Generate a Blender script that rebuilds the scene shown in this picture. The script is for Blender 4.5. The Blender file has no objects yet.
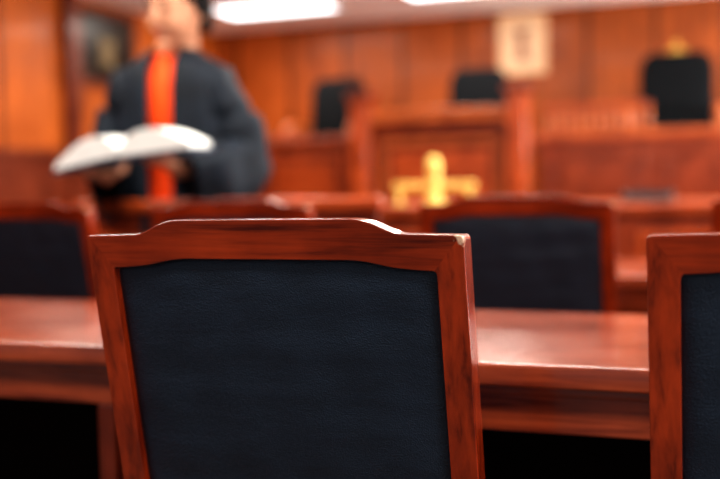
import bpy, bmesh, math, random
from mathutils import Vector, Matrix, noise
random.seed(4)
R = math.radians
C = bpy.context.scene.collection
SC = bpy.context.scene

# ---------------------------------------------------------------- materials
def mat_new(name):
    m = bpy.data.materials.new(name); m.use_nodes = True
    nt = m.node_tree; b = nt.nodes['Principled BSDF']
    return m, nt, b
def ramp(nt, stops):
    r = nt.nodes.new('ShaderNodeValToRGB')
    e = r.color_ramp.elements
    while len(e) < len(stops): e.new(0.5)
    for i, (p, c) in enumerate(stops):
        e[i].position = p; e[i].color = (*c, 1)
    return r
def wood(name, dark, light, axis='x', rough=.28, coat=.5, scale=1.0, seam=None, bump=.06, spec=.5, pale_spots=None, blotch=(.62,.52,.50), dist=.5, coatr=.10):
    m, nt, b = mat_new(name); L = nt.links; N = nt.nodes.new
    tc = N('ShaderNodeTexCoord'); mp = N('ShaderNodeMapping')
    s = [70*scale]*3; s['xyz'.index(axis)] = 4.0*scale
    mp.inputs['Scale'].default_value = s
    L.new(tc.outputs['Object'], mp.inputs['Vector'])
    n1 = N('ShaderNodeTexNoise'); n1.inputs['Scale'].default_value = 1.0; n1.inputs['Detail'].default_value = 8; n1.inputs['Distortion'].default_value = dist
    n1.inputs['Roughness'].default_value = .6
    L.new(mp.outputs[0], n1.inputs['Vector'])
    mid = tuple(a*.4+c*.6 for a, c in zip(dark, light))
    r = ramp(nt, [(.30, dark), (.46, mid), (.66, light)])
    L.new(n1.outputs['Fac'], r.inputs['Fac'])
    col = r.outputs['Color']
    n2 = N('ShaderNodeTexNoise'); n2.inputs['Scale'].default_value = 7.0*scale; n2.inputs['Detail'].default_value = 4
    L.new(tc.outputs['Object'], n2.inputs['Vector'])
    r2 = ramp(nt, [(.3, blotch), (.7, (1.2,1.2,1.15))])
    L.new(n2.outputs['Fac'], r2.inputs['Fac'])
    mx = N('ShaderNodeMix'); mx.data_type = 'RGBA'; mx.blend_type = 'MULTIPLY'; mx.inputs['Factor'].default_value = 1
    L.new(col, mx.inputs['A']); L.new(r2.outputs['Color'], mx.inputs['B']); col = mx.outputs['Result']
    if seam:
        ax, w = seam
        sp = N('ShaderNodeSeparateXYZ'); L.new(tc.outputs['Object'], sp.inputs[0])
        d = N('ShaderNodeMath'); d.operation = 'DIVIDE'; d.inputs[1].default_value = w; L.new(sp.outputs['XYZ'.index(ax.upper())], d.inputs[0])
        f = N('ShaderNodeMath'); f.operation = 'FRACT'; L.new(d.outputs[0], f.inputs[0])
        lt = N('ShaderNodeMath'); lt.operation = 'LESS_THAN'; lt.inputs[1].default_value = .07; L.new(f.outputs[0], lt.inputs[0])
        fl = N('ShaderNodeMath'); fl.operation = 'FLOOR'; L.new(d.outputs[0], fl.inputs[0])
        wn = N('ShaderNodeTexWhiteNoise'); wn.noise_dimensions = '1D'; L.new(fl.outputs[0], wn.inputs['W'])
        r3 = ramp(nt, [(0, (.74,.70,.68)), (1, (1.15,1.12,1.1))]); L.new(wn.outputs['Value'], r3.inputs['Fac'])
        m3 = N('ShaderNodeMix'); m3.data_type = 'RGBA'; m3.blend_type = 'MULTIPLY'; m3.inputs['Factor'].default_value = 1
        L.new(col, m3.inputs['A']); L.new(r3.outputs['Color'], m3.inputs['B'])
        m4 = N('ShaderNodeMix'); m4.data_type = 'RGBA'; L.new(lt.outputs[0], m4.inputs['Factor'])
        L.new(m3.outputs['Result'], m4.inputs['A']); m4.inputs['B'].default_value = (dark[0]*.35, dark[1]*.35, dark[2]*.35, 1)
        col = m4.outputs['Result']
    if pale_spots:
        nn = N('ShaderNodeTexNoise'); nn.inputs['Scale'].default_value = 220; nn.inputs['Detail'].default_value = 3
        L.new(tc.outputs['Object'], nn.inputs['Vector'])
        for (pt, rad) in pale_spots:
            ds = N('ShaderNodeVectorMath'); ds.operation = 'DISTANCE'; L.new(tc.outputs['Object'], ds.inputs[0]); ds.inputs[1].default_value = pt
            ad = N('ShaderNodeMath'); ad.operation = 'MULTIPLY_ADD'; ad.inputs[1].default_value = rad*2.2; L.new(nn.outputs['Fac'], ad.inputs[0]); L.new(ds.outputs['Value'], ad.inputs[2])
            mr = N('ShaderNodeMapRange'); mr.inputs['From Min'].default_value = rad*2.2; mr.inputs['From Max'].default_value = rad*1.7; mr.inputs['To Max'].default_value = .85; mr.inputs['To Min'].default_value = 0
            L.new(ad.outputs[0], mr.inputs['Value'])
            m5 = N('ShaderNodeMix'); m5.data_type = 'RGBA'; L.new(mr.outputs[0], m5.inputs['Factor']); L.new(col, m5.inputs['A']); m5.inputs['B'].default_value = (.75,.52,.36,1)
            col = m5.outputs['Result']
    L.new(col, b.inputs['Base Color'])
    rr = N('ShaderNodeMapRange'); rr.inputs['To Min'].default_value = rough*.75; rr.inputs['To Max'].default_value = rough*1.4
    L.new(n2.outputs['Fac'], rr.inputs['Value']); L.new(rr.outputs[0], b.inputs['Roughness'])
    b.inputs['Coat Weight'].default_value = coat; b.inputs['Coat Roughness'].default_value = coatr
    b.inputs['Specular IOR Level'].default_value = spec
    bp = N('ShaderNodeBump'); bp.inputs['Strength'].default_value = bump; bp.inputs['Distance'].default_value = .002
    L.new(n1.outputs['Fac'], bp.inputs['Height']); L.new(bp.outputs[0], b.inputs['Normal'])
    return m
def plain(name, col, rough=.5, metal=0, var=.12, scale=20, coat=0, sheen=0, emit=None, spec=.5):
    m, nt, b = mat_new(name); L = nt.links; N = nt.nodes.new
    tc = N('ShaderNodeTexCoord'); n = N('ShaderNodeTexNoise'); n.inputs['Scale'].default_value = scale; n.inputs['Detail'].default_value = 4
    L.new(tc.outputs['Object'], n.inputs['Vector'])
    r = ramp(nt, [(.3, tuple(c*(1-var) for c in col)), (.7, tuple(min(1, c*(1+var)) for c in col))])
    L.new(n.outputs['Fac'], r.inputs['Fac']); L.new(r.outputs['Color'], b.inputs['Base Color'])
    b.inputs['Roughness'].default_value = rough; b.inputs['Metallic'].default_value = metal
    b.inputs['Coat Weight'].default_value = coat; b.inputs['Sheen Weight'].default_value = sheen
    b.inputs['Specular IOR Level'].default_value = spec
    if emit:
        b.inputs['Emission Color'].default_value = (*emit[0], 1); b.inputs['Emission Strength'].default_value = emit[1]
    return m
def leather(name, col):
    m, nt, b = mat_new(name); L = nt.links; N = nt.nodes.new
    tc = N('ShaderNodeTexCoord')
    v = N('ShaderNodeTexVoronoi'); v.inputs['Scale'].default_value = 500
    L.new(tc.outputs['Object'], v.inputs['Vector'])
    n = N('ShaderNodeTexNoise'); n.inputs['Scale'].default_value = 14; n.inputs['Detail'].default_value = 9; n.inputs['Roughness'].default_value = .74; n.inputs['Distortion'].default_value = .5
    mp = N('ShaderNodeMapping'); mp.inputs['Scale'].default_value = (1, 1, 3.2); L.new(tc.outputs['Object'], mp.inputs['Vector'])
    L.new(mp.outputs[0], n.inputs['Vector'])
    r = ramp(nt, [(.3, tuple(c*.7 for c in col)), (.7, tuple(c*1.3 for c in col))])
    L.new(n.outputs['Fac'], r.inputs['Fac']); L.new(r.outputs['Color'], b.inputs['Base Color'])
    a = N('ShaderNodeMath'); a.operation = 'MULTIPLY_ADD'; a.inputs[1].default_value = .65
    L.new(v.outputs['Distance'], a.inputs[0]); L.new(n.outputs['Fac'], a.inputs[2])
    bp = N('ShaderNodeBump'); bp.inputs['Strength'].default_value = .62; bp.inputs['Distance'].default_value = .002
    L.new(a.outputs[0], bp.inputs['Height']); L.new(bp.outputs[0], b.inputs['Normal'])
    b.inputs['Roughness'].default_value = .35; b.inputs['Specular IOR Level'].default_value = .6
    b.inputs['Specular Tint'].default_value = (.76,.87,1,1)
    return m
PALE_SPOTS = [((.249, -.116, .977), .010)]  # pale mottled spot at the right crest corner of the side chairs
M = {}
CD, CL = (.075,.006,.002), (.34,.038,.0065)
M['chair'] = wood('mahogany_vertical', CD, CL, 'z', .22, .75, pale_spots=PALE_SPOTS, bump=.03, spec=.4, blotch=(.62,.5,.47), coatr=.05, dist=.3)
M['chair_x'] = wood('mahogany_horizontal', CD, CL, 'x', .22, .75, pale_spots=PALE_SPOTS, bump=.03, spec=.4, blotch=(.62,.5,.47), coatr=.05, dist=.3)
M['table'] = wood('table_mahogany', (.14,.019,.008), (.38,.070,.022), 'x', .22, .75, bump=.01, blotch=(.8,.75,.75), coatr=.10)
M['table_leg'] = wood('table_leg_wood', (.06,.006,.002), (.17,.022,.006), 'z', .3, .3)
M['table_shade'] = wood('table_under_shade', (.004,.0015,.001), (.010,.003,.002), 'x', .8, 0, spec=.1)  # near-black colour stands in for the shade under the tables
M['desk'] = wood('desk_mahogany', (.22,.030,.006), (.45,.078,.013), 'x', .3, .2, spec=.35)
M['bench_front'] = wood('bench_front_wood', (.26,.050,.009), (.48,.112,.02), 'x', .4, .15, spec=.3)
M['bench'] = wood('bench_mahogany', (.09,.011,.003), (.23,.034,.007), 'z', .35, .15, spec=.3)
M['wall'] = wood('wall_panelling', (.18,.036,.005), (.32,.072,.010), 'z', .45, .05, scale=.5, seam=('x', .62), spec=.25, blotch=(.85,.82,.8))
M['wall_left'] = wood('wall_left_panelling', (.23,.046,.005), (.43,.104,.013), 'z', .45, .05, scale=.5, seam=('y', .9), spec=.25, blotch=(.8,.75,.72))
M['wainscot'] = wood('wainscot_wood', (.07,.010,.003), (.16,.026,.006), 'z', .4, .1, scale=.5, spec=.3)
M['floor'] = plain('floor_dark_stone', (.085,.055,.042), .4, var=.2, scale=40)
M['ceil'] = plain('ceiling_paint', (.90,.93,.90), .8, var=.02, scale=3)
M['leather'] = leather('navy_black_leather', (.0095,.0160,.0285))
M['black'] = plain('black_leather_chair', (.0025,.003,.004), .8, spec=.12)
M['blackp'] = plain('black_plastic', (.010,.011,.014), .45)
M['gold'] = plain('brass', (.85,.60,.15), .5, .2, .08)
M['cream'] = plain('cream_panel', (.62,.40,.24), .6, var=.12, scale=6)
M['brown'] = plain('brown_motif', (.24,.09,.04), .5)
M['skin'] = plain('skin', (.54,.26,.155), .55, var=.06, scale=15, spec=.3)
M['lip'] = plain('lips', (.35,.09,.07), .4)
M['hair'] = plain('black_hair', (.006,.005,.005), .85, var=.4, scale=60, spec=.1)
M['robe'] = plain('black_robe_cloth', (.0045,.0085,.0155), .7, var=.45, scale=8, spec=.25)
M['orange'] = plain('orange_cloth', (.92,.075,.006), .7, var=.08, spec=.2)
M['white'] = plain('white_enamel', (.75,.75,.75), .7)
M['trouser'] = plain('dark_trousers', (.02,.02,.025), .8)
M['paper'] = plain('book_paper', (.84,.87,.84), .7, var=.08, scale=30)
M['cover'] = plain('book_cover', (.02,.03,.06), .45)
M['glass'] = plain('dark_glazed_picture', (.02,.014,.01), .3, var=.8, scale=5, spec=.2)
M['lamp'] = plain('lamp_diffuser', (.9,.9,.9), .5, emit=((.93,.97,1), 4.0))
M['metal'] = plain('grey_metal', (.2,.2,.2), .35, .9)
M['eye'] = plain('eye_dark', (.03,.02,.02), .2)
M['dais'] = plain('dais_carpet', (.30,.06,.03), .9)

# ---------------------------------------------------------------- helpers
class MB:
    def __init__(s): s.bm = bmesh.new()
    def box(s, c, d, rot=None):
        r = bmesh.ops.create_cube(s.bm, size=1)
        for v in r['verts']:
            v.co = Vector((v.co.x*d[0], v.co.y*d[1], v.co.z*d[2]))
            if rot: v.co = rot @ v.co
            v.co += Vector(c)
        return s
    def b2(s, x0, x1, y0, y1, z0, z1):
        return s.box(((x0+x1)/2, (y0+y1)/2, (z0+z1)/2), (x1-x0, y1-y0, z1-z0))
    def bar(s, p0, p1, w0, d0, w1=None, d1=None):
        w1 = w1 or w0; d1 = d1 or d0; vs = []
        for p, w, d in ((p0, w0, d0), (p1, w1, d1)):
            vs.append([s.bm.verts.new((p[0]+a*w/2, p[1]+b*d/2, p[2])) for a, b in ((-1,-1),(1,-1),(1,1),(-1,1))])
        s.skin(vs, True, True); return s
    def skin(s, rings, closed=True, caps=False):
        for a, b in zip(rings, rings[1:]):
            n = len(a)
            for i in range(n if closed else n-1):
                j = (i+1) % n
                try: s.bm.faces.new((a[i], a[j], b[j], b[i]))
                except ValueError: pass
        if caps:
            s.bm.faces.new(list(reversed(rings[0]))); s.bm.faces.new(rings[-1])
        return s
    def lathe(s, prof, c=(0,0,0), n=28):
        rings = [[s.bm.verts.new((c[0]+r*math.cos(2*math.pi*i/n), c[1]+r*math.sin(2*math.pi*i/n), c[2]+z)) for i in range(n)] for r, z in prof]
        return s.skin(rings, True, True)
    def tube(s, pts, rad, n=12, caps=True, sx=1.0):
        pts = [Vector(p) for p in pts]
        if not hasattr(rad, '__len__'): rad = [rad]*len(pts)
        rings = []
        for i, p in enumerate(pts):
            t = (pts[min(i+1, len(pts)-1)] - pts[max(i-1, 0)]).normalized()
            up = Vector((0,0,1)) if abs(t.z) < .9 else Vector((0,1,0))
            a = t.cross(up).normalized(); b = t.cross(a).normalized()
            rings.append([s.bm.verts.new(p + (a*math.cos(2*math.pi*k/n)*sx + b*math.sin(2*math.pi*k/n))*rad[i]) for k in range(n)])
        return s.skin(rings, True, caps)
    def ball(s, c, r, rot=None, u=20, v=14):
        g = bmesh.ops.create_uvsphere(s.bm, u_segments=u, v_segments=v, radius=1)
        if not hasattr(r, '__len__'): r = (r,)*3
        for q in g['verts']:
            q.co = Vector((q.co.x*r[0], q.co.y*r[1], q.co.z*r[2]))
            if rot: q.co = rot @ q.co
            q.co += Vector(c)
        return g['verts']
    def prism(s, pts, y0, y1):
        a = [s.bm.verts.new((x, y0, z)) for x, z in pts]; b = [s.bm.verts.new((x, y1, z)) for x, z in pts]
        return s.skin([a, b], True, True)
    def build(s, name, mat, parent=None, bevel=0, smooth=False, seg=3, angle=35):
        bmesh.ops.recalc_face_normals(s.bm, faces=s.bm.faces)
        me = bpy.data.meshes.new(name); s.bm.to_mesh(me); s.bm.free()
        o = bpy.data.objects.new(name, me); C.objects.link(o); me.materials.append(mat)
        if parent: o.parent = parent
        if smooth or bevel:
            for p in me.polygons: p.use_smooth = True
        if bevel:
            md = o.modifiers.new('bevel', 'BEVEL'); md.width = bevel; md.segments = seg; md.limit_method = 'ANGLE'; md.angle_limit = R(angle)
            o.modifiers.new('wn', 'WEIGHTED_NORMAL')
        return o
def tag(o, label=None, cat=None, group=None, kind=None):
    if label: o['label'] = label
    if cat: o['category'] = cat
    if group: o['group'] = group
    if kind: o['kind'] = kind
    return o
def thing(name, label, cat, loc=(0,0,0), rz=0, group=None):
    o = bpy.data.objects.new(name, None); C.objects.link(o); o.empty_display_size = .1
    o.location = loc; o.rotation_euler = (0, 0, rz)
    return tag(o, label, cat, group)
def copy_tree(o, parent=None):
    kids = list(o.children)
    c = o.copy(); C.objects.link(c); c.parent = parent
    for k in kids: copy_tree(k, c)
    return c
T = R(20.0)      # the whole room is turned 20 degrees from the camera axis
def W(q, p, z=0): return (q*math.cos(T)+p*math.sin(T), -q*math.sin(T)+p*math.cos(T), z)

# ---------------------------------------------------------------- room
QL, PW, ZC = -5.22, 9.81, 2.69
QR, PB = 3.2, -2.2
def struct(mb, name, mat, bevel=0):
    o = mb.build(name, mat, None, bevel); o.rotation_euler = (0,0,-T); o['kind'] = 'structure'; return o
struct(MB().b2(QL-.1, QR+.1, PB, PW+.1, -.1, 0), 'floor', M['floor'])
struct(MB().b2(QL-.1, QR+.1, PB, PW+.1, ZC, ZC+.1), 'ceiling', M['ceil'])
struct(MB().b2(QL, QR, PW, PW+.1, 0, ZC), 'wall_back', M['wall'])
struct(MB().b2(QL-.1, QL, PB, PW+.1, 0, ZC), 'wall_left', M['wall_left'])
struct(MB().b2(QR, QR+.1, PB, PW+.1, 0, ZC), 'wall_right', M['wall_left'])
struct(MB().b2(QL, QL+.03, PB, PW, 0, 1.30).b2(QL, QL+.05, PB, PW, 1.30, 1.36), 'trim_1', M['wainscot'], .004)
struct(MB().b2(QL, QL+.09, 7.10, 7.26, 0, ZC), 'trim_2', M['wainscot'], .006)
struct(MB().b2(QL, QR, PW-.04, PW, 1.3, 1.37), 'trim_3', M['wainscot'], .004)
struct(MB().b2(QL, QL+.02, PB, PW, 0, .12).b2(QL, QR, PW-.02, PW, 0, .12), 'baseboard_left', M['wainscot'])
DZ = .75
struct(MB().b2(-4.6, 1.6, 7.85, PW, 0, DZ), 'floor_dais', M['dais'])

def light_panel(q, p, label, power):
    t = thing('ceiling_light', label, 'ceiling light', W(q, p, ZC), -T, 'recessed ceiling light panels')
    f = MB(); w, d = 1.14, .56
    f.b2(-w/2, w/2, -d/2, -d/2+.03, -.02, -.0005).b2(-w/2, w/2, d/2-.03, d/2, -.02, -.0005).b2(-w/2, -w/2+.03, -d/2+.03, d/2-.03, -.02, -.0005).b2(w/2-.03, w/2, -d/2+.03, d/2-.03, -.02, -.0005)
    f.build('frame', M['white'], t)
    MB().b2(-w/2+.03, w/2-.03, -d/2+.03, d/2-.03, -.012, -.001).build('diffuser', M['lamp'], t)
    ld = bpy.data.lights.new('panel_light', 'AREA'); ld.shape = 'RECTANGLE'; ld.size = w-.08; ld.size_y = d-.08; ld.energy = power; ld.color = (1, .93, .82)
    lo = bpy.data.objects.new('panel_light', ld); C.objects.link(lo); lo.parent = t; lo.location = (0,0,-.03)
def qp(x, y): return x*math.cos(T)-y*math.sin(T), x*math.sin(T)+y*math.cos(T)
q0, p0 = qp(-.077*9.5, 9.5)
light_panel(q0, p0-.05, 'long bright ceiling light panel above and right of the standing person', 38)
q1, p1 = qp(.110*8.62, 8.62)
light_panel(q1, p1, 'ceiling light panel just cut off above the middle of the judges bench', 36)
for i, (q, p, pw) in enumerate([(-3.9, 5.6, 48), (-1.2, 5.4, 50), (1.6, 5.2, 50), (-2.5, 2.5, 50), (-.6, 2.9, 46), (2.0, 2.6, 32), (-1.6, .2, 32), (1.0, .1, 34), (1.5, 8.0, 44)]):
    light_panel(q, p, 'ceiling light panel outside the view above the rows', pw)

# framed picture on the left wall
t = thing('framed_picture', 'dark glazed picture in a wooden frame on the left wall beside the person', 'picture', W(QL, 7.75, 2.28), -T)
f = MB(); w, h = .86, .64
for a in (-1, 1):
    f.b2(.0, .04, a*w/2-.03, a*w/2+.03, -h/2-.03, h/2+.03)
    f.b2(.0, .04, -w/2+.03, w/2-.03, a*h/2-.03, a*h/2+.03)
f.build('frame', M['wainscot'], t, .005)
MB().b2(.002, .02, -w/2+.03, w/2-.03, -h/2+.03, h/2-.03).build('picture', M['glass'], t)
MB().b2(.02, .024, -.10, .10, -.15, .09).build('print', plain('faded_print', (.16,.11,.05), .5, var=.6, scale=14, spec=.2), t)

# plaque on back wall
t = thing('wall_plaque', 'cream rectangular plaque with a brown motif high on the back wall', 'plaque', W(-1.84, PW, 2.355), -T)
f = MB(); w, h = .43, .55
for a in (-1, 1):
    f.b2(a*w/2-.02, a*w/2+.02, -.035, -.0005, -h/2-.02, h/2+.02); f.b2(-w/2+.02, w/2-.02, -.035, -.0005, a*h/2-.02, a*h/2+.02)
f.build('frame', plain('peach_frame', (.66,.38,.20), .5), t, .004)
MB().b2(-w/2+.02, w/2-.02, -.02, -.0005, -h/2+.02, h/2-.02).build('panel', M['cream'], t)
f = MB(); f.b2(-.042, .042, -.026, -.0195, -.12, .15).b2(-.08, .08, -.026, -.0195, .11, .15).b2(-.07, .07, -.026, -.0195, -.16, -.12)
f.build('motif', M['brown'], t)

# ---------------------------------------------------------------- judges bench
BP = 7.75
def panel_desk(root, x0, x1, y0, y1, z0, z1, npan, mat, topmat, over=.04, pm=None):
    MB().b2(x0, x1, y0, y1, z0, z1).build('body', mat, root, .004)
    MB().b2(x0-over, x1+over, y0-over, y1+over, z1, z1+.05).build('desktop', topmat, root, .012)
    MB().b2(x0-.01, x1+.01, y0-.02, y1, z0, z0+.12).build('plinth', mat, root, .006)
    w = (x1-x0)/npan
    for i in range(npan):
        a, b = x0+i*w+.06, x0+(i+1)*w-.06; zz0, zz1 = z0+.2, z1-.08
        f = MB()
        f.b2(a, b, y0-.016, y0+.001, zz1-.035, zz1).b2(a, b, y0-.016, y0+.001, zz0, zz0+.035).b2(a, a+.035, y0-.016, y0+.001, zz0+.035, zz1-.035).b2(b-.035, b, y0-.016, y0+.001, zz0+.035, zz1-.035)
        f.b2(a+.09, b-.09, y0-.012, y0+.001, zz0+.09, zz1-.09)
        f.build('front_panel', pm or topmat, root, .006)
t = thing('judge_bench', 'tall central judges bench with heavy posts and recessed front panel', 'bench', W(-2.12, BP, 0), -T)
MB().b2(-.70, .70, 0, .07, 0, 1.46).build('body', M['bench'], t, .004)
MB().b2(-.56, .56, -.12, .10, 1.51, 1.61).build('top_rail', M['bench_front'], t, .02)
MB().b2(-.54, .54, -.05, .0, 1.42, 1.50).build('moulding', M['bench'], t, .01)
for a in (-1, 1):
    p = MB().b2(a*.64-.075, a*.64+.075, -.16, .07, 0, 1.70).build('post', M['desk'], t, .012)
    MB().b2(a*.64-.105, a*.64+.105, -.18, .09, 1.70, 1.77).build('post_cap', M['bench'], p, .01)
f = MB().b2(-.50, .50, -.03, .0, 1.33, 1.38).b2(-.50, .50, -.03, 0, .7, .75).b2(-.50, -.45, -.03, 0, .75, 1.33).b2(.45, .50, -.03, 0, .75, 1.33)
f.build('front_panel', M['bench_front'], t, .008)
MB().b2(-.40, .40, -.015, 0, .80, 1.28).build('inner_panel', M['desk'], t, .008)
t = thing('bench_wing', 'lower wing of the judges bench left of the central posts', 'bench', W(-3.72, BP+.05, 0), -T, 'bench wings')
panel_desk(t, -.9, .83, 0, .025, 0, 1.38, 2, M['bench'], M['desk'])
t = thing('bench_wing', 'lower wing of the judges bench right of the central posts', 'bench', W(-.10, BP+.05, 0), -T, 'bench wings')
panel_desk(t, -1.24, 2.2, 0, .025, 0, 1.33, 4, M['bench'], M['desk'], pm=M['bench'])
t = thing('spindle_rail', 'reddish spindled rail rising above the bench between centre posts and right chair', 'rail', W(-.10, BP+.25, 0), -T)
MB().b2(-1.24, 2.0, 0, .03, .76, 1.40).build('lower_panel', M['bench'], t)
MB().b2(-1.24, -.42, -.01, .04, 1.57, 1.62).build('top_rail', M['desk'], t, .006)
for i in range(11):
    x = -1.20+i*.076
    MB().lathe([(.016, 1.40), (.016, 1.43), (.026, 1.46), (.014, 1.50), (.022, 1.53), (.016, 1.57)], (x, .015, 0), 10).build('spindle', M['bench_front'], t, smooth=True)
MB().b2(-1.28, 2.0, -.03, .0, 1.375, 1.41).build('ledge', M['bench_front'], t, .006)

def judge_chair(q, p, label, crest=False, wid=1.0, dz=0):
    t = thing('judge_chair', label, 'chair', W(q, p, DZ), math.pi-T, 'judges chairs behind the bench')
    t.scale = (wid, 1, 1)
    f = MB(); rings = []
    for i in range(19):
        v = i/18; v2 = 1-(1-v)**1.5
        zz = .50+v2*(.80+dz); ww = .27
        if v2 > .80: ww = .17+.10*math.sqrt(max(0, 1-((v2-.80)/.2)**2))
        yb = -.24-.10*v2
        rings.append([f.bm.verts.new((ww*math.copysign(abs(math.cos(a))**.35, math.cos(a)), yb+.055*math.copysign(abs(math.sin(a))**.5, math.sin(a)), zz)) for a in [2*math.pi*k/24 for k in range(24)]])
    f.skin(rings, True, True); f.build('backrest', M['black'], t, smooth=True)
    s = MB(); s.box((0, .02, .47), (.52, .50, .11)); s.build('seat', M['black'], t, .04)
    for a in (-1, 1):
        MB().tube([(a*.29, -.22, .80), (a*.31, 0, .83), (a*.31, .2, .81), (a*.31, .23, .66), (a*.27, .12, .45)], .034, 10).build('armrest', M['bench_front'], t, smooth=True)
    MB().lathe([(.03, .06), (.03, .42)]).build('column', M['metal'], t, smooth=True)
    for k in range(5):
        an = 2*math.pi*k/5
        MB().tube([(0, 0, .09), (.28*math.cos(an), .28*math.sin(an), .05)], [.03, .02], 8).build('base_spoke', M['blackp'], t, smooth=True)
        w = MB(); w.ball((.28*math.cos(an), .28*math.sin(an), .028), .028, None, 12, 8); w.build('caster', M['blackp'], t, smooth=True)
    if crest:
        z0 = 1.30+dz
        f = MB(); f.tube([(-.10, -.34, z0-.015), (-.05, -.34, z0+.01), (0, -.34, z0+.02), (.05, -.34, z0+.01), (.10, -.34, z0-.015)], [.010, .016, .02, .016, .010], 10)
        f.lathe([(.016, z0), (.024, z0+.03), (.010, z0+.045), (.016, z0+.065), (.003, z0+.10)], (0, -.34, 0), 14)
        tag(f.build('crest', plain('old_gold', (.7,.42,.08), .4, .5), t, smooth=True), 'gold ornament on top of the chair back')
judge_chair(-3.45, 8.66, 'black judges chair behind the bench left of the central posts', wid=1.0, dz=-.02)
judge_chair(-2.09, 8.66, 'black judges chair rising behind the middle of the tall bench', wid=1.0)
judge_chair(-.37, 8.56, 'black judges chair topped with gold ornament, behind the right wing', True, wid=1.12, dz=.03)

# ---------------------------------------------------------------- clerk desk
t = thing('clerk_desk', 'long mahogany clerk desk with panelled front before the judges bench', 'desk', W(-1.2, 4.88, 0), -T)
panel_desk(t, -2.3, 2.6, 0, .75, 0, .87, 8, M['bench'], M['desk'])
t = thing('desk_ornament', 'bright golden upright ornament with a straight crossbar on the clerk desk', 'ornament', (.075*5.25, 5.25, .92), -T)
MB().lathe([(.06, 0), (.062, .012), (.045, .024), (.036, .045), (.032, .07), (.032, .13), (.034, .16), (.038, .20), (.038, .215), (.03, .235), (.015, .25)]).build('post', M['gold'], t, smooth=True)
MB().b2(-.222, .222, -.014, .014, .075, .115).build('crossbar', M['gold'], t, .008)
for a in (-1, 1):
    MB().lathe([(.03, 0), (.032, .01), (.014, .02), (.012, .075)], (a*.19, 0, 0)).build('foot', M['gold'], t, smooth=True)
t = thing('document_tray', 'low black document tray lying on the clerk desk at right', 'tray', (.289*5.0, 5.0, .92), -T)
MB().b2(-.12, .12, -.1, .1, 0, .012).b2(-.12, -.11, -.1, .1, .012, .05).b2(.11, .12, -.1, .1, .012, .05).b2(-.11, .11, .09, .1, .012, .05).build('tray_body', M['blackp'], t, .003)
MB().b2(-.105, .105, -.09, .085, .0125, .03).build('folder', plain('dark_folder', (.03,.03,.04), .5), t, .003)

# low panelled stand the person stands behind
t = thing('speaking_stand', 'low red-brown panelled stand between the second-row chairs and the person', 'stand', W(-1.70, 3.20, 0), -T)
panel_desk(t, -.60, .60, 0, .03, 0, .945, 2, M['bench'], M['desk'], over=.015)

# ---------------------------------------------------------------- counsel tables
def table(q0, q1, p, label, legs, depth=.62):
    t = thing('counsel_table', label, 'table', W(q0, p, 0), -T)
    Lg = q1-q0
    MB().b2(0, Lg, 0, depth, .722, .76).build('tabletop', M['table'], t, .006)
    MB().b2(.02, Lg-.02, .035, .06, .645, .722).b2(.02, Lg-.02, .028, .065, .705, .722).build('apron', M['table'], t, .003)
    MB().b2(.02, Lg-.02, depth-.06, depth-.04, .12, .722).build('modesty_panel', M['table'], t, .003)
    MB().b2(.02, Lg-.02, depth-.068, depth-.061, .13, .712).b2(.02, Lg-.02, .07, depth-.061, .712, .7215).build('shade_sheet', M['table_shade'], t)  # added near-black sheets, painted shade below the top and on the modesty panel
    for q in legs:
        x = q-q0
        MB().b2(x-.018, x+.018, .03, .085, 0, .645).build('leg', M['table_leg'], t, .004)
        MB().b2(x-.018, x+.018, depth-.115, depth-.07, 0, .71).build('leg', M['table_shade'], t, .004)  # far leg, with the under-table shade put into its colour
    return t
table(-3.0, .95, 1.517, 'long glossy mahogany table right behind the nearest chair', (-2.9, -1.068, .85))
table(-1.0, 1.5, 2.98, 'mahogany table beyond the second row of chairs, right of the person', (-.93, 1.4))
table(-4.1, -2.38, 2.98, 'mahogany table beyond the second row of chairs, left of the person', (-4.0, -2.46))

# ---------------------------------------------------------------- side chairs
TANR = math.tan(R(11))
def shear(bm, z0=.47):
    for v in bm.verts: v.co.y -= (v.co.z-z0)*TANR
half_out = [(-.25,.50), (-.25,.60), (-.25,.75), (-.25,.90), (-.25,.972), (-.2495,.976), (-.247,.979), (-.20,.980), (-.176,.9805), (-.168,.982), (-.158,.986), (-.146,.992), (-.134,.9965), (-.124,.999), (-.112,1.0), (-.05,1.0)]
half_in  = [(-.216,.56), (-.216,.62), (-.216,.75), (-.216,.87), (-.216,.926), (-.2155,.931), (-.213,.934), (-.188,.9355), (-.172,.937), (-.164,.938), (-.154,.940), (-.143,.9425), (-.132,.9447), (-.122,.946), (-.11,.947), (-.05,.947)]
def mirror(h): return h + [(-x, z) for x, z in reversed(h)]
def inner_top(x):
    pts = [p for p in half_in if p[1] > .932]
    ax = -abs(x)
    if ax > -.05: return .947
    for (x0, z0), (x1, z1) in zip(pts, pts[1:]):
        if x0 <= ax <= x1: return z0+(z1-z0)*(ax-x0)/(x1-x0)
    return .934
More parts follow.
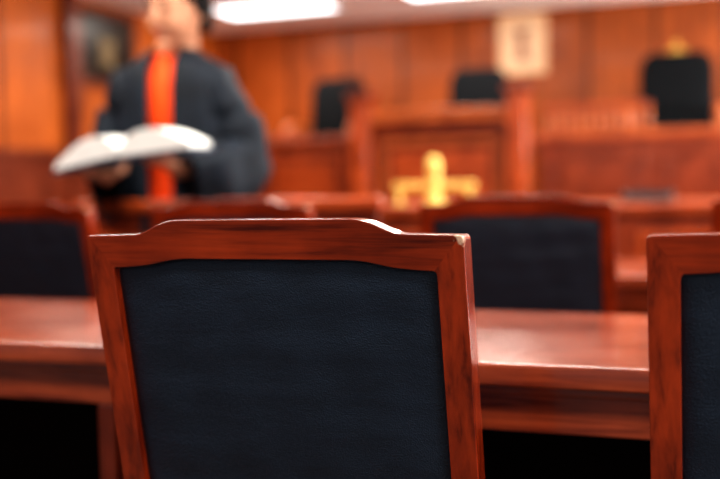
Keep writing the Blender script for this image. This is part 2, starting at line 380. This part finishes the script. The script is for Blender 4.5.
def cushion(root, name, ybase, bulge, sgn, seed):
    f = MB(); nx, nz = 64, 64
    g = []
    for j in range(nz+1):
        row = []
        for i in range(nx+1):
            u = -1+2*i/nx; v = -1+2*j/nz
            uu = math.copysign(1-(1-abs(u))**1.3, u); vv = math.copysign(1-(1-abs(v))**1.3, v)
            x = uu*.2175
            zt = inner_top(x)+.001; zb = .559
            z = zb + (zt-zb)*(vv+1)/2
            e = (1-abs(uu)**12)*(1-abs(vv)**13)
            dome = (1-uu*uu)*(1-vv*vv)
            y = ybase + sgn*bulge*(e**.7*.6 + .4*dome)
            y += sgn*(.0007*math.sin(x*60+z*23+seed)+.0018*noise.noise(Vector((x*9, z*26, seed))))*e
            row.append(f.bm.verts.new((x, y, z)))
        g.append(row)
    f.skin(g, False)
    shear(f.bm)
    return f.build(name, M['leather'], root, smooth=True)
def make_chair(label):
    t = thing('side_chair', label, 'chair', (0,0,0), -T, 'mahogany chairs with dark leather backs')
    t.scale = (1.065, 1, 1)
    f = MB(); th = .019
    O, I = mirror(half_out), mirror(half_in)
    def loop(pts, y): return [f.bm.verts.new((x, y, z)) for x, z in pts]
    ob, ib, of, if_ = loop(O, -th), loop(I, -th), loop(O, th), loop(I, th)
    n = len(O)
    for i in range(n):
        j = (i+1) % n
        mi = 1 if (O[i][1] > .9765 and O[j][1] > .9765) or (O[i][1] < .52 and O[j][1] < .52) else 0
        for vs in ((ob[i], ob[j], ib[j], ib[i]), (of[j], of[i], if_[i], if_[j]), (ob[j], ob[i], of[i], of[j]), (ib[i], ib[j], if_[j], if_[i])):
            fc = f.bm.faces.new(vs); fc.material_index = mi
    shear(f.bm)
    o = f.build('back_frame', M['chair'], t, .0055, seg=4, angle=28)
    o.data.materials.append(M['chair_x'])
    cushion(t, 'back_panel', -.004, .012, -1, 1)
    cushion(t, 'back_cushion', .006, .03, 1, 2)
    b = MB().b2(-.211, .211, -.003, .005, .565, .93); shear(b.bm); b.build('back_board', M['chair'], t)
    MB().box((0, .17, .475), (.44, .38, .07)).build('seat', M['leather'], t, .025, seg=4)
    MB().b2(-.225, .225, -.005, .35, .385, .44).build('seat_frame', M['chair_x'], t, .004)
    y0 = -(.50-.47)*TANR
    for a in (-1, 1):
        MB().bar((a*.231, -.075, 0), (a*.231, y0, .50), .032, .034, .038, .038).build('leg', M['chair'], t, .004)
        MB().bar((a*.215, .335, 0), (a*.215, .33, .385), .03, .03, .04, .04).build('leg', M['chair'], t, .004)
        MB().b2(a*.22-.01, a*.22+.01, -.03, .32, .20, .225).build('stretcher', M['chair'], t, .003)
    return t
OFF = .1
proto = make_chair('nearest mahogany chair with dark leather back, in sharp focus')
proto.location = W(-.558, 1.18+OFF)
for q, p, lab in [(.185, 1.18+OFF, 'nearest-row mahogany chair cut off by the right edge of the photo'),
         (-2.159, 2.7+OFF, 'second-row leather-backed chair at the left, in front of the left table'),
         (-1.40, 2.7+OFF, 'second-row chair directly in front of the person, mostly hidden by the nearest chair'),
         (-.534, 2.7+OFF, 'second-row leather-backed chair between the two nearest chairs'),
         (.239, 2.7+OFF, 'second-row chair barely showing at the right edge')]:
    c = copy_tree(proto); c.location = W(q, p); c['label'] = lab

# ---------------------------------------------------------------- person
PX, PY, PHI, PS = -.181*3.84, 3.84, R(-12), 1.05
person = thing('person', 'person in black robe with orange front standing and reading an open book', 'person', (PX, PY, 0), PHI)
person.scale = (PS,)*3
f = MB()
def limb(pts, rads):
    for i, (p, r) in enumerate(zip(pts, rads)):
        f.ball(p, r, None, 16, 10)
    for (a, b), (ra, rb) in zip(zip(pts, pts[1:]), zip(rads, rads[1:])):
        f.tube([Vector(a).lerp(Vector(b), k/2) for k in range(3)], [ra+(rb-ra)*k/2 for k in range(3)], 16)
rings = []
for z, rx, ry in [(.84,.10,.08),(.88,.155,.105),(.95,.165,.11),(1.05,.14,.10),(1.14,.14,.10),(1.25,.155,.11),(1.34,.16,.11),(1.39,.145,.09),(1.42,.10,.07),(1.46,.055,.055)]:
    rings.append([f.bm.verts.new((rx*math.cos(2*math.pi*k/28), ry*math.sin(2*math.pi*k/28), z)) for k in range(28)])
f.skin(rings, True, True)
HR = Matrix.Rotation(R(-24), 3, 'Z') @ Matrix.Rotation(R(5), 3, 'Y') @ Matrix.Rotation(R(12), 3, 'X')
HP = Vector((0, 0, 1.48)); HO = Vector((.052, 0, 0))
HS = 1.10
def hp(v): return HP + HO + HR @ ((Vector(v)-HP)*HS)
limb([(0.01, .005, 1.42), hp((0, -.005, 1.55))], [.064, .060])
hv = f.ball((0,0,0), 1, None, 36, 24)
for v in hv:
    x, y, z = v.co
    k = 1-.22*max(0, -z)**1.4
    yy = y*.094*(1-.12*max(0, -z))
    v.co = hp((x*.084*k, -.022+yy-.012*max(0, -z), 1.600+z*.116))
def hball(c, r): f.ball(hp(c), r, HR, 14, 10)
hball((0, -.122, 1.595), (.014, .018, .014)); f.tube([hp((0, -.108, 1.635)), hp((0, -.125, 1.597))], [.008, .012], 10)
hball((0, -.103, 1.512), (.032, .018, .018))
for a in (-1, 1):
    hball((a*.030, -.105, 1.642), (.022, .010, .007))
    hball((a*.044, -.088, 1.580), (.028, .018, .030))
    hball((a*.087, -.012, 1.60), (.010, .018, .032))
    limb([(a*.085, 0, .88), (a*.095, -.012, .50), (a*.10, .012, .10)], [.085, .056, .038])
    limb([(a*.10, .012, .10), (a*.103, -.02, .05), (a*.107, -.11, .035)], [.036, .036, .026])
arm_l = [(.150, .0, 1.365), (.245, -.01, 1.12), (.105, -.225, 1.045)]
arm_r = [(-.150, .0, 1.365), (-.250, -.03, 1.11), (-.165, -.235, 1.025)]
limb(arm_l, [.048, .038, .026]); limb(arm_r, [.048, .038, .026])
def hand(sx, wrist, zc):
    w = Vector(wrist)
    pc = Vector((w.x-sx*.015, -.30, zc))
    f.ball(pc, (.042, .05, .014), None, 18, 12); f.tube([w, pc], [.026, .022], 12)
    for i, (ln, off) in enumerate([(.068, -.031), (.078, -.011), (.072, .010), (.056, .030)]):
        b = pc + Vector((0, -.04, .0)); b.x = pc.x + sx*off
        m = b + Vector((0, -ln*.5, .0)); m2 = b + Vector((0, -ln*.9, .003)); e = m2 + Vector((0, -ln*.2, .018))
        limb([b, m, m2, e], [.0098, .0092, .0088, .0078])
    b = pc + Vector((-sx*.036, .022, .0))
    limb([b, b+Vector((-sx*.020, .038, .018)), b+Vector((-sx*.026, .036, .048))], [.012, .0105, .009])
hand(1, arm_l[2], 1.070); hand(-1, arm_r[2], 1.034)
body = f.build('body', M['skin'], person, smooth=True)
md = body.modifiers.new('remesh', 'REMESH'); md.mode = 'VOXEL'; md.voxel_size = .0055; md.use_smooth_shade = True
md = body.modifiers.new('smooth', 'SMOOTH'); md.factor = .5; md.iterations = 3
for a in (-1, 1):
    e = MB(); e.ball(hp((a*.030, -.106, 1.622)), (.013, .008, .007), HR, 12, 8); e.build('eye', M['eye'], person, smooth=True)
    e = MB(); e.tube([hp((a*.014, -.118, 1.648)), hp((a*.032, -.117, 1.655)), hp((a*.050, -.103, 1.648))], [.003, .0045, .002], 8); e.build('eyebrow', M['hair'], person, smooth=True)
e = MB(); e.tube([hp((-.024, -.106, 1.55)), hp((0, -.120, 1.553)), hp((.024, -.106, 1.55))], [.003, .007, .003], 8); e.build('mouth', M['lip'], person, smooth=True)
h = MB(); vs = h.ball((0,0,0), 1, None, 48, 34)
for v in vs:
    x, y, z = v.co
    wob = 1+.03*math.sin(9*x+7*z)*math.cos(8*y)
    v.co = Vector((x*.100*wob, y*.116*wob+.010-.022, z*.132*wob+1.608))
def hairless(c):
    if c.z < 1.53: return True
    if c.y < -.06 and c.z < 1.672: return True
    if c.y < -.035 and c.z < 1.635: return True
    if c.y < .0 and c.z < 1.59: return True
    return False
bmesh.ops.delete(h.bm, geom=[v for v in h.bm.verts if hairless(v.co)], context='VERTS')
for v in h.bm.verts: v.co = hp(v.co)
ho = h.build('hair', M['hair'], person, smooth=True)
md = ho.modifiers.new('sol', 'SOLIDIFY'); md.thickness = .016; md.offset = -1
s = MB(); rings = []
for z, rx, ry in [(.86,.178,.128),(.95,.180,.125),(1.05,.158,.118),(1.14,.155,.116),(1.25,.175,.124),(1.34,.182,.122),(1.40,.165,.10),(1.44,.10,.078),(1.465,.072,.068)]:
    rings.append([s.bm.verts.new((rx*math.cos(2*math.pi*k/40), ry*math.sin(2*math.pi*k/40), z)) for k in range(40)])
s.skin(rings); so = s.build('shirt', M['orange'], person, smooth=True); so['label'] = 'orange cloth showing down the open front of the robe'
def pleat(a, z): return 1+.05*math.sin(a*13)*min(1, max(0, (1.38-z)/.3))
r = MB(); rings = []
prof = [(1.485,.088,.084,.60),(1.455,.125,.098,.42),(1.43,.175,.115,.27),(1.395,.215,.130,.22),(1.33,.225,.142,.20),(1.22,.235,.146,.19),(1.08,.245,.150,.18),(.9,.25,.155,.17),(.6,.25,.155,.16),(.28,.25,.155,.15)]
prof2 = []
for a, b in zip(prof, prof[1:]):
    m = max(1, int((a[0]-b[0])/.03))
    for k in range(m): prof2.append(tuple(x+(y-x)*k/m for x, y in zip(a, b)))
prof2.append(prof[-1])
for z, rx, ry, gap in prof2:
    ring = []
    n = 72
    for k in range(n+1):
        a = -math.pi/2 + gap + (2*math.pi-2*gap)*k/n
        pk = pleat(a, z)
        ring.append(r.bm.verts.new((rx*pk*math.cos(a), ry*pk*math.sin(a), z)))
    rings.append(ring)
r.skin(rings, False)
def sleeve(pts, rads):
    pts = [Vector(p) for p in pts]
    P, Q = [], []
    for i in range(len(pts)-1):
        for k in range(4):
            P.append(pts[i].lerp(pts[i+1], k/4)); Q.append(tuple(x+(y-x)*k/4 for x, y in zip(rads[i], rads[i+1])))
    P.append(pts[-1]); Q.append(rads[-1]); rr = []
    for i, p in enumerate(P):
        t = (P[min(i+2, len(P)-1)]-P[max(i-2, 0)]).normalized()
        up = Vector((0,0,1)) if abs(t.z) < .93 else Vector((0,-1,0))
        a = t.cross(up).normalized(); b = a.cross(t).normalized()
        ra, top, bot = Q[i]; ring = []
        for k in range(40):
            an = 2*math.pi*k/40; c, sn = math.cos(an), math.sin(an)
            co = p + a*c*ra + b*sn*(top if sn > 0 else bot)
            w = noise.noise(Vector((co.x*14, co.y*14, co.z*7)))*.022*min(1, i/5)
            ring.append(r.bm.verts.new(co + (a*c+b*sn)*w))
        rr.append(ring)
    r.skin(rr)
sleeve([(.08, 0, 1.40), (.155, -.005, 1.365), (.215, -.01, 1.25), (.258, -.02, 1.11), (.190, -.12, 1.080), (.108, -.228, 1.045)],
       [(.05,.045,.06), (.085,.075,.09), (.085,.065,.09), (.095,.065,.15), (.10,.055,.24), (.07,.040,.22)])
sleeve([(-.08, 0, 1.40), (-.155, -.01, 1.365), (-.21, -.02, 1.25), (-.245, -.035, 1.12), (-.212, -.12, 1.07), (-.168, -.225, 1.025)],
       [(.05,.045,.06), (.085,.075,.09), (.078,.06,.085), (.074,.06,.13), (.070,.055,.17), (.058,.040,.17)])
ro = r.build('robe', M['robe'], person, smooth=True)
md = ro.modifiers.new('sol', 'SOLIDIFY'); md.thickness = .006; md.offset = 0
tr = MB()
for a in (-1, 1):
    tr.tube([(a*.088, 0, .90), (a*.097, -.01, .50), (a*.10, .01, .09)], [.098, .075, .06], 24)
tr.build('trousers', M['trouser'], person, smooth=True)
for a in (-1, 1):
    sh = MB(); vs = sh.ball((0,0,0), 1, None, 24, 14)
    for v in vs:
        x, y, z = v.co
        v.co = Vector((a*.105+x*.05, -.025+y*.115, max(.0, .045+z*.055*(1 if y > -.2 else .8))))
    sh.build('shoe', M['blackp'], person, smooth=True)

# ---------------------------------------------------------------- book in the hands
off = Matrix.Rotation(PHI, 3, 'Z') @ Vector((-.002*PS, -.380*PS, 1.100*PS))
book = thing('open_book', 'thick open book with white pages held by the person', 'book', (PX+off.x, PY+off.y, off.z), PHI)
book.rotation_euler = (R(2), R(-4), PHI)
def zbot(a, u): return -.004+.006*max(0, (u-.1)) if a > 0 else -.004-.028*u**1.4
LN = {1: .25, -1: .235}
cb = [(a*(LN[a]+.01)*k/8, zbot(a, k/8)) for a, ks in ((-1, range(8, 0, -1)), (1, range(0, 9))) for k in ks]
MB().prism([(x, z-.001) for x, z in cb]+[(x, z-.014) for x, z in reversed(cb)], -.105, .105).build('cover', M['cover'], book)
for a in (-1, 1):
    top, bot = [], []
    for i in range(25):
        u = i/24; x = a*(.002+LN[a]*u)
        zb = zbot(a, u)
        zt = zb + .010 + .068*math.sin(math.pi*min(1, .04+u*.94)**.75) + .006*u
        top.append((x, zt)); bot.append((x, zb))
    MB().prism(top+list(reversed(bot)), -.1, .1).build('page_block', M['paper'], book)

# ---------------------------------------------------------------- world light and added fill lights
w = bpy.data.worlds.new('World'); SC.world = w; w.use_nodes = True
bg = w.node_tree.nodes['Background']; bg.inputs[0].default_value = (.90,.95,1,1); bg.inputs[1].default_value = .28
def area(name, q, p, z, tq, tp, tz, sx, sy, en, col):
    ld = bpy.data.lights.new(name, 'AREA'); ld.shape = 'RECTANGLE'; ld.size = sx; ld.size_y = sy; ld.energy = en; ld.color = col
    lo = bpy.data.objects.new(name, ld); C.objects.link(lo)
    lo.location = W(q, p, z); d = Vector(W(tq, tp, tz))-Vector(lo.location); lo.rotation_euler = d.to_track_quat('-Z', 'Y').to_euler()
area('fill_light_chair', 3.0, -.6, 1.8, -.5, 1.3, .9, 2.2, 1.4, 52, (.97,.98,1))  # unseen light added for highlights on the near chair, no window modelled
area('fill_light_ceiling', 2.9, 7.2, 1.5, -1.6, 8.2, 2.69, 2.5, .4, 330, (.95,1,.97))  # unseen uplight added to brighten the ceiling, no cove fixture there
area('fill_light_person', 3.1, 3.6, 1.7, -1.8, 3.6, 1.2, 1.6, 1.2, 54, (.98,.99,1))  # unseen light added to brighten person and book, no window modelled

# ---------------------------------------------------------------- camera
cd = bpy.data.cameras.new('Camera'); cam = bpy.data.objects.new('Camera', cd); C.objects.link(cam)
cam.matrix_world = Matrix.Translation((0,0,1.045)) @ Matrix.Rotation(R(90-3.29), 4, 'X') @ Matrix.Rotation(R(-1.15), 4, 'Z')
cd.lens = 50; cd.sensor_width = 36; cd.dof.use_dof = True; cd.dof.focus_distance = 1.27; cd.dof.aperture_fstop = 1.7
cd.clip_start = .05
SC.camera = cam
SC.view_settings.view_transform = 'Standard'
for lk in ('Medium High Contrast', 'None'):
    try:
        SC.view_settings.look = lk; break
    except TypeError: pass
SC.view_settings.exposure = .15
